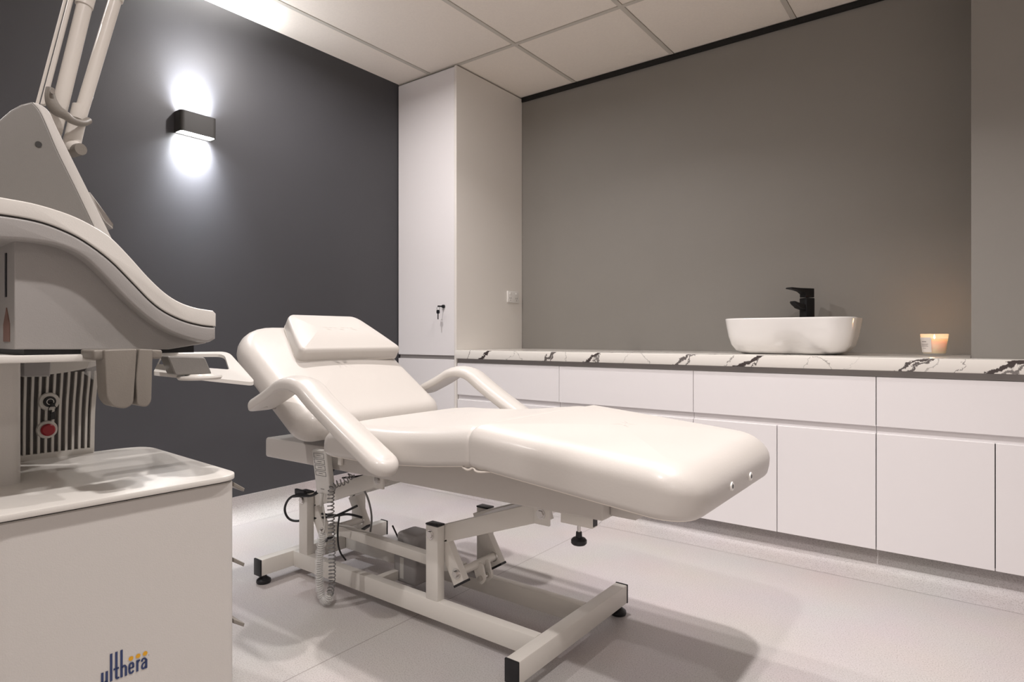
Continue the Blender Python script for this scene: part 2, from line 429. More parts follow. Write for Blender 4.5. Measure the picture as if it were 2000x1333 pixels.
# power point on the cupboard side
t = empty('power_outlet', (-2.605, 3.46, 1.21), 'white double power point on the side of the tall cupboard', 'power outlet')
bm = bmesh.new(); box(bm, -2.6045, -2.594, 3.395, 3.525, 1.222, 1.302, bev=.003); build('plate', bm, M['white'], t, smooth=True)
for y in (3.425, 3.495):
    bm = bmesh.new(); box(bm, -2.5945, -2.5905, y-.008, y+.008, 1.279, 1.292, bev=.001); build('switch', bm, M['white'], t)
    bm = bmesh.new()
    for dy, an in ((-.008, 25), (.008, -25)):
        box(bm, -2.5942, -2.5933, -.0011, .0011, -.005, .005, mtx=Matrix.Translation((0, y+dy, 1.252)) @ Matrix.Rotation(R(an), 4, 'X'))
    box(bm, -2.5942, -2.5933, y-.0011, y+.0011, 1.232, 1.241)
    build('socket', bm, M['seam'], t)

# ------------------------------------------------------------------ basin
t = empty('vessel_basin', (-.72, 3.22, .897), 'white oval-cornered ceramic vessel basin sitting on the marble worktop', 'basin')
bx, by, hx, hyb, zb = -.715, 3.225, .292, .190, .8975
bm = bmesh.new(); rings = []
prof = [(.085, .000), (.070, .004), (.045, .018), (.026, .045), (.014, .085), (.006, .130), (.001, .165), (0, .170), (.002, .173), (.006, .174),
        (.010, .172), (.012, .165), (.020, .11), (.035, .06), (.07, .035), (.12, .028), (.17, .026)]
for k, (ins, h) in enumerate(prof):
    rr = max(.105-ins*.6, .01)
    pts = rrect(bx-hx+ins, bx+hx-ins, by-hyb+ins, by+hyb-ins, rr, rr, ns=26, ny=8)
    vs = []
    for x, y in pts:
        if k < 6 and y < by:   # shallow waist pressed into the front, low down
            y += .030*math.exp(-((x-(bx+.03))/.07)**2)*math.exp(-((h-.03)/.045)**2)
        vs.append(bm.verts.new((x, y, zb+h)))
    rings.append(vs)
n = len(rings[0])
for A, B in zip(rings, rings[1:]):
    for i in range(n): bm.faces.new((A[i], A[(i+1) % n], B[(i+1) % n], B[i]))
bm.faces.new(rings[0]); bm.faces.new(rings[-1])
build('bowl', bm, M['ceramic'], t, smooth='all')
bm = bmesh.new(); lathe(bm, [(0, .026), (.022, .026), (.022, .030), (0, .032)], bx, by, zb, 24); build('drain', bm, M['black_metal'], t, smooth=True)
# tap
t = empty('basin_tap', (-.695, 3.462, .897), 'black square mixer tap standing behind the white basin', 'tap')
t.rotation_euler = (0, 0, R(-38))
def tl(bm): pass
bm = bmesh.new(); box(bm, -.026, .026, -.026, .026, 0, .285, bev=.004); lathe(bm, [(0, 0), (.036, 0), (.036, .006), (0, .006)], 0, 0, 0, 32)
build('tap_body', bm, M['black_metal'], t, smooth=True, world=False)
bm = bmesh.new(); prism(bm, [(.02, .245), (-.045, .255), (-.088, .268), (-.091, .261), (-.082, .250), (-.068, .240), (-.06, .232), (.0, .215), (.02, .21)], 'x', -.020, .020, bev=.003); build('spout', bm, M['black_metal'], t, smooth=True, world=False)
bm = bmesh.new(); prism(bm, [(.026, .288), (.026, .334), (-.06, .335), (-.110, .338), (-.114, .331), (-.075, .326), (-.045, .318), (-.026, .305), (-.026, .288)], 'x', -.023, .023, bev=.003); build('lever', bm, M['black_metal'], t, smooth=True, world=False)

# ------------------------------------------------------------------ candle
cx, cy = -.145, 3.33
t = empty('candle', (cx, cy, .897), 'lit candle in a clear glass tumbler on the worktop right of the basin', 'candle')
bm = bmesh.new()
lathe(bm, [(0, .0006), (.046, .0006), (.048, .003), (.0605, .102), (.0595, .103), (.0585, .102), (.0465, .012), (.044, .010), (0, .010)], cx, cy, .897, 64)
build('tumbler', bm, M['glass'], t, smooth='all')
bm = bmesh.new(); lathe(bm, [(0, .0108), (.0445, .0104), (.0468, .013), (.0562, .080), (.050, .073), (0, .072)], cx, cy, .897, 64); build('wax', bm, M['wax'], t, smooth='all')
bm = bmesh.new()
rows = 10
for j in range(rows):
    pass
A = []
for k in range(17):
    a = R(-118-58)+R(76)*k/16
    A.append((math.cos(a), math.sin(a)))
lo = [bm.verts.new((cx+(.0500+.0005)*c, cy+(.0500+.0005)*s, .897+.016)) for c, s in A]
hi = [bm.verts.new((cx+(.0585+.0005)*c, cy+(.0585+.0005)*s, .897+.086)) for c, s in A]
for k in range(16): bm.faces.new((lo[k], lo[k+1], hi[k+1], hi[k]))
lab = build('paper_label', bm, M['paper'], t, smooth='all')
bm = bmesh.new()
for r_, (z0, z1, k0, k1) in enumerate([(.064, .068, 5, 11), (.054, .056, 3, 13), (.049, .051, 4, 12), (.044, .046, 3, 13), (.034, .036, 6, 10)]):
    def rad(z): return .0500+.0085*(z-.016)/.070+.0009
    l = [bm.verts.new((cx+rad(z0)*A[k][0], cy+rad(z0)*A[k][1], .897+z0)) for k in range(k0, k1+1)]
    h = [bm.verts.new((cx+rad(z1)*A[k][0], cy+rad(z1)*A[k][1], .897+z1)) for k in range(k0, k1+1)]
    for k in range(len(l)-1): bm.faces.new((l[k], l[k+1], h[k+1], h[k]))
build('label_print', bm, M['print'], lab)
bm = bmesh.new(); lathe(bm, [(0, .070), (.0012, .070), (.001, .084), (0, .084)], cx, cy, .897, 8); build('wick', bm, M['black'], t)
bm = bmesh.new(); lathe(bm, [(0, .078), (.0035, .082), (.0045, .086), (.002, .094), (0, .099)], cx, cy, .897, 16); build('flame', bm, M['flame'], t, smooth='all')
l = bpy.data.lights.new('candle_light', 'POINT'); l.energy = .45; l.color = (1, .55, .22); l.shadow_soft_size = .006
lo_ = bpy.data.objects.new('candle_light', l); C.objects.link(lo_); lo_.location = (cx, cy, .897+.094)
t.scale = (.90, .90, .95)

# ------------------------------------------------------------------ wall lamp
t = empty('wall_lamp', (XL, 1.5, 2.037), 'dark oblong up and down wall lamp glowing on the charcoal wall', 'wall lamp')
bm = bmesh.new()
o_ = round_poly([(XL+.001, 1.412), (XL+.072, 1.412), (XL+.072, 1.590), (XL+.001, 1.590)], [0, .022, .022, 0], 6)
i_ = round_poly([(XL+.004, 1.416), (XL+.068, 1.416), (XL+.068, 1.586), (XL+.004, 1.586)], [0, .019, .019, 0], 6)
n = len(o_)
ob, ot = [bm.verts.new((*p, 1.986)) for p in o_], [bm.verts.new((*p, 2.088)) for p in o_]
ib, it_ = [bm.verts.new((*p, 1.986)) for p in i_], [bm.verts.new((*p, 2.088)) for p in i_]
for k in range(n):
    j = (k+1) % n
    bm.faces.new((ob[k], ob[j], ot[j], ot[k])); bm.faces.new((ib[j], ib[k], it_[k], it_[j]))
    bm.faces.new((ob[j], ob[k], ib[k], ib[j])); bm.faces.new((ot[k], ot[j], it_[j], it_[k]))
build('housing', bm, M['lamp_body'], t, smooth=True)
for z0, z1 in ((1.989, 1.996), (2.078, 2.085)):
    bm = bmesh.new(); prism(bm, [(p[0], p[1]) for p in round_poly([(XL+.005, 1.417), (XL+.067, 1.417), (XL+.067, 1.585), (XL+.005, 1.585)], [0, .018, .018, 0], 6)], 'z', z0, z1)
    build('diffuser', bm, M['lamp_lens'], t)
COOL = (.93, .96, 1)
for sp, p, tilt in ((78, 6.0, 7), (140, 4.2, 0)):
    for nm, z, sg in (('wall_lamp_down', 1.985, -1), ('wall_lamp_up', 2.089, 1)):
        l_ = area(nm, (XL+.036, 1.501, z), p, .15, COOL, (0, 0, 0), sp, 'RECTANGLE', .05)
        d_ = Vector((-math.sin(R(tilt)), 0, sg*math.cos(R(tilt))))
        l_.rotation_euler = d_.to_track_quat('-Z', 'X').to_euler()
        q_ = l_.rotation_euler.to_matrix()
        if abs((q_ @ Vector((1, 0, 0))).y) < .5: l_.data.size, l_.data.size_y = .05, .15

# ------------------------------------------------------------------ treatment bed
bed = empty('treatment_bed', (-1.64, 1.65, 0), 'cream vinyl electric treatment bed with raised backrest in the middle of the floor', 'treatment bed')
Y0, Y1 = 1.295, 2.0
# --- steel base
ZR0, ZR1 = .036, .100
for x0, lab in ((-2.29, None), (-1.03, None)):
    bm = bmesh.new(); box(bm, x0, x0+.045, 1.340, 1.985, ZR0, ZR1, bev=.003)
    cb = build('cross_foot', bm, M['frame'], bed, smooth=True)
    for y0, y1 in ((1.333, 1.3405), (1.9845, 1.992)):
        bm = bmesh.new(); box(bm, x0-.001, x0+.046, y0, y1, ZR0-.001, ZR1+.001, bev=.002); build('end_cap', bm, M['black'], cb, smooth=True)
    for y in (1.362, 1.962):
        bm = bmesh.new(); lathe(bm, [(0, .0006), (.026, .0006), (.028, .006), (.027, .014), (.012, .026), (.010, .037), (0, .037)], x0+.0225, y, 0, 28); build('levelling_foot', bm, M['black'], bed, smooth=True)
YN, YFR = 1.480, 1.745    # near and far rail faces
for y in (YN, YFR):
    bm = bmesh.new(); box(bm, -2.245, -1.03, y, y+.034, ZR0, ZR1, bev=.003); build('base_rail', bm, M['frame'], bed, smooth=True)
for x in (-2.205, -1.48):
    for y in (YN, YFR):
        bm = bmesh.new(); box(bm, x, x+.055, y, y+.034, ZR1-.002, .348, bev=.003); p = build('post', bm, M['frame'], bed, smooth=True)
        bm = bmesh.new(); box(bm, x-.001, x+.056, y-.001, y+.035, .348, .354, bev=.002); build('post_cap', bm, M['black'], p, smooth=True)
        bm = bmesh.new(); cyl(bm, (x+.021, y, .318), (x+.021, y-.007, .318), .0125, n=6); cyl(bm, (x+.021, y-.001, .318), (x+.021, y-.002, .318), .016); build('bolt', bm, M['chrome'], p, smooth=20)
bm = bmesh.new(); box(bm, -1.775, -1.745, YN+.034, YFR, .06, .095, bev=.002); build('base_cross_member', bm, M['frame'], bed, smooth=True)
# --- lifting arms
def slab_between(bm, p, q, hw, y0, y1, bev=.003):
    """flat bar from (x,z) p to q, half width hw, between y0 and y1"""
    p, q = Vector(p), Vector(q); d = (q-p).normalized(); nrm = Vector((-d.y, d.x))
    poly = [tuple(p+nrm*hw), tuple(q+nrm*hw), tuple(q-nrm*hw), tuple(p-nrm*hw)]
    prism(bm, poly, 'y', y0, y1, bev=bev, seg=2)
for dx in (-.725, 0):
    for y0, y1 in ((YN+.036, YN+.064), (YFR-.032, YFR-.004)):
        bm = bmesh.new(); slab_between(bm, (-1.462+dx, .306), (-1.015+dx, .466), .029, y0, y1); a = build('lift_arm', bm, M['frame'], bed, smooth=True)
        bm = bmesh.new(); slab_between(bm, (-1.440+dx, .290), (-1.362+dx, .163), .026, y0, y1); build('lift_link', bm, M['frame'], bed, smooth=True)
        bm = bmesh.new(); slab_between(bm, (-1.3635+dx, .166), (-1.3595+dx, .1595), .027, y0-.001, y1+.001, bev=.001); build('link_cap', bm, M['black'], bed)
        yb = y0-.012 if y0 < 1.6 else y1+.002
        bm = bmesh.new(); box(bm, -1.052+dx, -.998+dx, yb, yb+.010, .424, .500, bev=.002); build('pivot_bracket', bm, M['frame'], bed, smooth=True)
        bm = bmesh.new(); cyl(bm, (-1.027+dx, yb, .456), (-1.027+dx, yb-.006, .456), .0115, n=6); cyl(bm, (-1.027+dx, yb, .456), (-1.027+dx, yb-.002, .456), .016); build('bolt', bm, M['chrome'], bed, smooth=20)
        bm = bmesh.new(); cyl(bm, (-1.372+dx, y0, .196), (-1.372+dx, y0-.012, .196), .011, n=6); cyl(bm, (-1.372+dx, y0, .196), (-1.372+dx, y0-.004, .196), .017); build('bolt', bm, M['chrome'], bed, smooth=20)
    bm = bmesh.new(); cyl(bm, (-1.372+dx, YN+.064, .197), (-1.372+dx, YFR-.032, .197), .014, n=20); build('pivot_tube', bm, M['frame'], bed, smooth=True)
    bm = bmesh.new(); slab_between(bm, (-1.36+dx, .362), (-1.05+dx, .474), .007, YN+.064, YFR-.032, bev=0); build('arm_plate', bm, M['frame'], bed)
    bm = bmesh.new(); cyl(bm, (-1.027+dx, YN+.05, .456), (-1.027+dx, YFR-.02, .456), .012, n=16); build('pivot_rod', bm, M['chrome'], bed, smooth=True)
# lugs and actuator
for y in (1.615, 1.650):
    bm = bmesh.new(); prism(bm, round_poly([(-1.392, .205), (-1.345, .205), (-1.330, .150), (-1.350, .130), (-1.372, .150)], .012), 'y', y, y+.008); build('lug', bm, M['frame'], bed, smooth=30)
bm = bmesh.new(); cyl(bm, (-1.350, 1.606, .155), (-1.350, 1.668, .155), .009); build('lug_pin', bm, M['chrome'], bed, smooth=True)
bm = bmesh.new(); cyl(bm, (-1.66, 1.635, .14), (-1.350, 1.635, .155), .014, .012, n=18); build('actuator_rod', bm, M['motor'], bed, smooth=True)
bm = bmesh.new(); box(bm, -1.775, -1.655, 1.60, 1.70, .052, .160, bev=.012, seg=3); box(bm, -1.765, -1.655, 1.605, 1.705, .13, .240, bev=.016, seg=3)
mo = build('motor', bm, M['motor'], bed, smooth=True)
bm = bmesh.new(); box(bm, -1.735, -1.715, 1.5985, 1.6005, .070, .150, bev=.001); build('warning_sticker', bm, M['remote'], mo)
bm = bmesh.new(); prism(bm, round_poly([(-2.115, .180), (-1.395, .168), (-1.395, .205), (-2.115, .217)], .004, 2), 'y', 1.560, 1.595, bev=.002, seg=2)
build('connecting_bar', bm, M['frame'], bed, smooth=True)
# --- upholstered bed box
bm = bmesh.new()
prism(bm, round_poly([(-2.325, .490), (-.765, .505), (-.765, .558), (-1.13, .612), (-1.30, .590), (-1.86, .572), (-2.325, .570)], [.012, .008, .005, .02, .05, .05, .018], 5), 'y', 1.405, 1.900, bev=.012)
bb = build('padded_base', bm, M['vinyl'], bed, smooth=True)
bm = bmesh.new(); box(bm, -.7645, -.69, 1.44, 1.865, .512, .552, bev=.004); build('foot_board', bm, M['vinyl'], bed, smooth=True)
bm = bmesh.new(); box(bm, -2.24, -2.17, 1.45, 1.50, .478, .492, bev=.003); build('frame_tab', bm, M['frame'], bed)
# --- foot bracket
bm = bmesh.new(); box(bm, -.912, -.812, 1.432, 1.462, .470, .500, bev=.002); br = build('accessory_bracket', bm, M['frame'], bed, smooth=True, label='pale steel socket tube under the foot end')
bm = bmesh.new(); box(bm, -.8125, -.8110, 1.436, 1.458, .474, .496); build('socket_opening', bm, M['black'], br)
bm = bmesh.new(); cyl(bm, (-.862, 1.447, .471), (-.862, 1.447, .445), .005, n=12); build('clamp_screw', bm, M['chrome'], br, smooth=True)
bm = bmesh.new(); lathe(bm, [(0, 0), (.018, 0), (.0215, .004), (.0215, .012), (.017, .017), (.009, .019), (.008, .034), (0, .034)], -.862, 1.447, .416, 28); build('knob', bm, M['black'], br, smooth=True)
# --- leg cushion
def lerp(a, b, t): return a+(b-a)*t
def pl(xs, x):
    for (x0, z0), (x1, z1) in zip(xs, xs[1:]):
        if x <= x1: 
            t = max(0, (x-x0)/(x1-x0)); return z0+(z1-z0)*t
    return xs[-1][1]
def legmap(s, y, h):
    e = (h/.12)
    zc = .616+(s+1.12)*-.088
    return Vector((s+.012*math.sin(math.pi*min(1, e))*(1 if s > -.7 else 0), y, zc+h))
LT = (-1.150, -.497, Y0, Y1)
bm = cushion(*LT, .122, .035, .10, .062, .018, .012, legmap); lc = build('leg_cushion', bm, M['vinyl'], bed, smooth='all')
bm = edge_loop(-1.125, -.512, Y0+.014, Y1-.014, .03, .085, legmap, .002, .0035); build('piping', bm, M['piping'], lc, smooth='all')
for x, y, z in ((-.4838, 1.556, .608), (-.4838, 1.716, .604)):
    bm = bmesh.new(); cyl(bm, (x-.012, y, z), (x+.0015, y, z), .0125, .011, 24); g = build('grommet', bm, M['white'], lc, smooth=True)
    bm = bmesh.new(); cyl(bm, (x-.002, y, z), (x+.0022, y, z), .0055, n=16); build('grommet_hole', bm, M['black'], g)
# --- seat cushion
SZ = [(-1.86, .572), (-1.62, .573), (-1.45, .581), (-1.3, .595), (-1.13, .617)]
def seatmap(s, y, h):
    drop = 0
    if s < -1.66: drop = ((-1.66-s)/.20)**2*.050*(h/.11)
    return Vector((s, y, pl(SZ, s)+h-drop))
bm = cushion(-1.85, -1.105, Y0, Y1, .115, .10, .04, .062, .02, .012, seatmap); sc = build('seat_cushion', bm, M['vinyl'], bed, smooth='all')
bm = edge_loop(-1.835, -1.135, Y0+.016, Y1-.016, .09, .03, seatmap, .002, .0035); build('piping', bm, M['piping'], sc, smooth='all')
bm = bmesh.new(); 
tube(bm, smooth_path([(-1.16, Y0+.012, .612), (-1.135, Y0+.006, .606), (-1.118, Y0+.010, .618), (-1.105, Y0+.004, .606), (-1.06, Y0+.012, .612)], 2), .003, 6)
build('cover_hem', bm, M['piping'], sc, smooth='all')
# --- backrest
AN = R(34); BO = Vector((-1.93, 0, .579)); BD = Vector((-math.cos(AN), 0, math.sin(AN))); BN = Vector((math.sin(AN), 0, math.cos(AN)))
def backmap(s, y, h): return BO+BD*s+BN*h+Vector((0, y, 0))
bm = cushion(0, .665, Y0-.012, Y1+.008, .112, .075, .20, .060, .046, .012, backmap); bk = build('backrest', bm, M['vinyl'], bed, smooth='all')
# breather grommet in the side
def ygrom(x, z, y):
    bm = bmesh.new(); cyl(bm, (x, y+.01, z), (x, y-.002, z), .014, .012, 24); g = build('side_grommet', bm, M['white'], bk, smooth=True)
    bm = bmesh.new(); cyl(bm, (x, y, z), (x, y-.0028, z), .008, n=16); build('grommet_hole', bm, M['black'], g)
ygrom(-2.098, .735, 1.307)
# --- head pillow
def pilmap(s, y, h):
    return backmap(s, y, .112)+BN*(h*(1.0-.10*(s-.36)/.28))
def piltaper(s, y):
    t = (s-.36)/.285; yc = 1.715; f = 1-.32*max(0, t)**1.2
    return (s, yc+(y-yc)*f)
bm = cushion(.362, .650, 1.445, 1.985, .066, .03, .05, .020, .012, .014, pilmap, piltaper)
pw = build('head_pillow', bm, M['vinyl'], bed, smooth='all')
bm = edge_loop(.364, .648, 1.447, 1.983, .03, .05, pilmap, .008, .0028, piltaper); build('piping', bm, M['piping'], pw, smooth='all')
bm = edge_loop(.370, .642, 1.453, 1.977, .03, .05, pilmap, .058, .0024, piltaper); build('top_piping', bm, M['piping'], pw, smooth='all')
# --- armrests
path = smooth_path([(-2.085, 0, .744), (-1.955, 0, .800), (-1.885, 0, .840), (-1.775, 0, .838), (-1.69, 0, .775), (-1.36, 0, .598)], 3)
acc = [0]
for a, b in zip(path, path[1:]): acc.append(acc[-1]+(b-a).length)
AL = acc[-1]
def armmap(s, y, h):
    d = min(max(s, 0), AL); j = 0
    while j < len(acc)-2 and acc[j+1] < d: j += 1
    t = (d-acc[j])/(acc[j+1]-acc[j]); p = path[j].lerp(path[j+1], t)
    def tan(k): return (path[min(k+1, len(path)-1)]-path[max(k-1, 0)]).normalized()
    T = tan(j).lerp(tan(j+1), t).normalized(); N = Vector((-T.z, 0, T.x))
    return p+N*(h-.035)+Vector((0, y, 0))
for k, (ya, yb) in enumerate(((1.175, 1.283), (2.017, 2.125))):
    bm = cushion(0, AL, ya, yb, .042, .028, .052, .028, .007, .004, armmap); ar = build('armrest', bm, M['vinyl'], bed, smooth='all')
    bm = edge_loop(.004, AL-.004, ya+.003, yb-.003, .028, .05, armmap, .006, .0026); build('piping', bm, M['piping'], ar, smooth='all')
    yi0, yi1 = (1.27, 1.34) if k == 0 else (1.96, 2.03)
    bm = bmesh.new(); cyl(bm, (-2.06, yi0, .722), (-2.06, yi1, .722), .008, n=14); build('armrest_pin', bm, M['chrome'], bed, smooth=True)
# --- cables around the rear posts
cabs = [
    [(-2.06, 1.55, .50), (-2.07, 1.50, .42), (-2.09, 1.475, .345), (-2.17, 1.465, .348), (-2.24, 1.455, .325), (-2.285, 1.46, .26), (-2.25, 1.475, .215), (-2.16, 1.52, .24), (-2.05, 1.53, .26), (-1.98, 1.52, .29), (-1.90, 1.53, .33)],
    [(-2.03, 1.55, .50), (-2.045, 1.50, .41), (-2.08, 1.47, .352), (-2.17, 1.462, .340), (-2.22, 1.462, .330)],
    [(-2.08, 1.50, .275), (-2.0, 1.51, .278), (-1.93, 1.51, .300), (-1.86, 1.52, .295)],
    [(-1.98, 1.51, .29), (-1.995, 1.51, .22), (-2.00, 1.52, .14), (-1.98, 1.54, .10)],
    [(-2.08, 1.60, .40), (-1.98, 1.60, .42), (-1.88, 1.60, .445), (-1.80, 1.62, .49)],
    [(-2.0, 1.80, .17), (-1.96, 1.81, .10), (-1.92, 1.83, .06)]]
for k, c in enumerate(cabs):
    bm = bmesh.new(); tube(bm, smooth_path(c, 3), .0048 if k < 3 else .0036, 8); build('cable', bm, M['cable'], bed, smooth='all')
bm = bmesh.new(); tube(bm, smooth_path([(-1.62, 1.56, .485), (-1.72, 1.56, .475), (-1.83, 1.55, .405), (-1.90, 1.55, .405), (-1.87, 1.56, .36), (-1.87, 1.58, .28), (-1.93, 1.62, .20)], 3), .004, 8)
build('grey_cable', bm, M['cable_grey'], bed, smooth='all')
bm = bmesh.new(); box(bm, -2.215, -2.15, 1.466, 1.478, .34, .362, bev=.002); build('cable_clip', bm, M['black'], bed)

# ------------------------------------------------------------------ hand remote on its coiled cord
rm = empty('hand_remote', (-1.895, 1.375, .41), 'grey hand remote hanging under the backrest side of the bed on a coiled cord', 'remote control')
T3 = Matrix.Translation((-1.895, 1.375, .49)) @ Matrix.Rotation(R(-2), 4, 'Y') @ Matrix.Rotation(R(6), 4, 'X')
bm = bmesh.new(); box(bm, -.042, .042, -.013, .013, -.081, .081, bev=.006, seg=3, mtx=T3); rb_ = build('remote_casing', bm, M['remote'], rm, smooth=True)
bm = bmesh.new()
for i, z in enumerate((.058, .036, .014, -.008)):
    for (x0, x1, z0, z1) in ((-.030, .030, z+.016, z+.0172), (-.030, .030, z, z+.0012), (-.030, -.0288, z, z+.017), (.0288, .030, z, z+.017), (-.012, .012, z+.008, z+.0095)):
        box(bm, x0, x1, -.0138, -.0128, z0-.004, z1-.004, mtx=T3)
build('button_print', bm, M['remote_line'], rb_)
bm = bmesh.new(); box(bm, -.010, .010, -.0138, -.0128, -.062, -.060, mtx=T3); build('brand_mark', bm, M['remote_line'], rb_)
bm = bmesh.new(); tube(bm, [(-1.868, 1.372, .560), (-1.86, 1.375, .578), (-1.845, 1.39, .580), (-1.835, 1.404, .572)], .004, 8); prism(bm, [(-1.858, .572), (-1.80, .566), (-1.845, .552)], 'y', 1.388, 1.404); build('hanging_hook', bm, M['chrome'], rm, smooth=30)
bm = bmesh.new(); box(bm, -1.838, -1.818, 1.392, 1.404, .518, .552, bev=.003); build('hook_plate', bm, M['frame'], rm)
yc = 1.372
up = smooth_path([(-1.79, 1.42, .488), (-1.80, 1.40, .462), (-1.835, yc, .452), (-1.85, yc, .42), (-1.85, yc, .36), (-1.845, yc, .28), (-1.842, yc, .18), (-1.842, yc, .10), (-1.855, yc, .055)], 3)
bm = bmesh.new(); tube(bm, helix(up, .0115, .0135, 10), .0021, 6); build('coiled_cord', bm, M['cable_grey'], rm, smooth='all')
lowp = smooth_path([(-1.855, yc, .055), (-1.865, yc, .026), (-1.895, yc, .024), (-1.908, yc-.005, .06), (-1.905, yc-.01, .14), (-1.895, yc-.01, .22), (-1.885, yc-.008, .27)], 3)
bm = bmesh.new(); tube(bm, helix(lowp, .010, .0085, 10), .0020, 6); build('coiled_cord', bm, M['remote'], rm, smooth='all', label='pale cord loop inside a clear plastic sleeve')
bm = bmesh.new(); tube(bm, lowp, [.016+.002*math.sin(i*1.7) for i in range(len(lowp))], 16, cap=False); build('plastic_sleeve', bm, M['film'], rm, smooth='all')
bm = bmesh.new(); tube(bm, smooth_path([(-1.885, yc-.008, .27), (-1.878, yc, .30), (-1.895, yc, .37), (-1.897, 1.367, .398)], 2), .0028, 8)
tube(bm, [(-1.898, 1.366, .365), (-1.896, 1.367, .412)], [.005, .008], 12)
build('straight_cord', bm, M['remote'], rm, smooth='all')

# ------------------------------------------------------------------ ultrasound cart (built in its own rotated frame: v across, u along, z up)
A3 = R(3)
V0, U0 = -1.36, .35
ox, oy = V0*math.cos(A3)+U0*math.sin(A3), -V0*math.sin(A3)+U0*math.cos(A3)
mc = empty('ultrasound_machine', (ox, oy, 0), 'off-white ultrasound machine on a drawer trolley filling the left foreground', 'medical machine', rz=-A3)
def mpart(name, bm, m, parent=None, smooth=False, label=None):
    bmesh.ops.translate(bm, vec=(-V0, -U0, 0), verts=bm.verts)
    return build(name, bm, m, parent or mc, smooth, label, world=False)
fwx, fwy = -math.sin(R(37)), math.cos(R(37))
def UZ(px, py, v):
    """side outline point measured in the photograph, placed on the vertical plane v of the machine: returns (u, z)"""
    dx, dy = fwx*1200+fwy*(px-1000), fwy*1200-fwx*(px-1000)
    vv = dx*math.cos(A3)-dy*math.sin(A3); uu = dx*math.sin(A3)+dy*math.cos(A3); t = v/vv
    return (uu*t, CAM_H+(658-py)*t)
def outline(pts, v): return [UZ(x, y, v) for x, y in pts]
def spl(pts, n=6):
    """Catmull-Rom through 2D points"""
    out = []
    for i in range(len(pts)-1):
        p0, p1, p2, p3 = pts[max(i-1, 0)], pts[i], pts[i+1], pts[min(i+2, len(pts)-1)]
        for k in range(n):
            t = k/n
            out.append(tuple(.5*((2*p1[j])+(-p0[j]+p2[j])*t+(2*p0[j]-5*p1[j]+4*p2[j]-p3[j])*t*t+(-p0[j]+3*p1[j]-3*p2[j]+p3[j])*t**3) for j in (0, 1)))
    out.append(tuple(pts[-1])); return out
VF, VB = -1.133, -1.583
UA, UB = .165, .549
# drawer body with rounded corners
bm = bmesh.new(); prism(bm, round_poly([(VF, UB), (VF, UA), (VB, UA), (VB, UB)], [.025, .05, .03, .03], 8), 'z', .10, .712, bev=.002, seg=1); body = mpart('cart_body', bm, M['mach'], smooth=True)
bm = bmesh.new(); prism(bm, round_poly([(VF+.010, UB+.006), (VF+.010, UA-.02), (VB-.008, UA-.02), (VB-.008, UB+.006)], [.045, .05, .05, .06], 8), 'z', .716, .7262, bev=.002, seg=2); mpart('top_plate', bm, M['mach_top'], smooth=True)
bm = bmesh.new(); prism(bm, round_poly([(VF-.004, UB-.004), (VF-.004, UA+.004), (VB+.006, UA+.004), (VB+.006, UB-.004)], .03, 6), 'z', .711, .717); mpart('top_gasket', bm, M['seam'])
for z0, z1, zh in ((.53, .70, .712), (.40, .52, .568), (.13, .39, .452)):
    bm = bmesh.new(); box(bm, VB+.03, VF-.03, UB-.002, UB+.006, z0, z1, bev=.002); dr = mpart('drawer_front', bm, M['mach'], smooth=True)
    bm = bmesh.new()
    prism(bm, [(UB+.004, zh-.006), (UB+.004, zh-.014), (UB+.024, zh-.028), (UB+.026, zh-.022)], 'x', VB+.12, VF-.02, bev=.001, seg=1)
    bmesh.ops.translate(bm, vec=(-V0, -U0, 0), verts=bm.verts)
    build('drawer_handle', bm, M['taupe'], dr, smooth=True, world=False)
for v in (VF-.06, VB+.06):
    for u in (UA+.06, UB-.06):
        bm = bmesh.new(); cyl(bm, (v-.012, u, .0355), (v+.012, u, .0355), .035, n=28); cyl(bm, (v, u, .04), (v, u, .101), .012, n=14); mpart('caster', bm, M['black'], smooth=True)
# column and grille
bm = bmesh.new(); prism(bm, round_poly([(-1.344, .272), (-1.344, .17), (-1.56, .17), (-1.56, .272)], [.015, .015, .01, .01], 5), 'z', .7262, .940); mpart('column', bm, M['mach'], smooth=True)
VG = -1.578
gl = spl(outline([(190, 703), (187, 745), (182, 800), (180, 886)], VG), 5)
uL = .275
bm = bmesh.new(); poly = [(uL, .940)]+[(gl[0][0], .940)]+gl+[(uL, .7265)]
prism(bm, poly, 'x', VG-.030, VG-.010); mpart('vent_backing', bm, M['vent_dark'])
gp = bmesh.new()
def gu(z):    # right edge of the grille at height z
    for a, b in zip(gl, gl[1:]):
        if b[1] <= z <= a[1]: return a[0]+(b[0]-a[0])*(a[1]-z)/(a[1]-b[1])
    return gl[-1][0]
def sag(f): return .900+.018*f**3
NS = 15
for k in range(NS):
    f = k/(NS-1); w_ = .0022 if k not in (0, NS-1) else .004
    for z0, z1 in [(.728+(.178)*j/6, .728+.178*(j+1)/6) for j in range(6)]:
        z1 = min(z1, sag(f)+.002)
        ua, ub = uL+(gu(z0)-uL)*f, uL+(gu(z1)-uL)*f
        vs = [gp.verts.new(p) for p in ((VG, ua-w_, z0), (VG, ua+w_, z0), (VG, ub+w_, z1), (VG, ub-w_, z1), (VG-.012, ua-w_, z0), (VG-.012, ua+w_, z0), (VG-.012, ub+w_, z1), (VG-.012, ub-w_, z1))]
        for q in ((0, 1, 2, 3), (4, 7, 6, 5), (0, 4, 5, 1), (1, 5, 6, 2), (2, 6, 7, 3), (3, 7, 4, 0)): gp.faces.new([vs[i] for i in q])
box(gp, VG-.012, VG+.001, uL, gl[-1][0]+.002, .7262, .738)
poly = [(uL+(gu(.92)-uL)*k/10, sag(k/10)) for k in range(11)]+[(gl[0][0]+.001, .9405), (uL, .9405)]
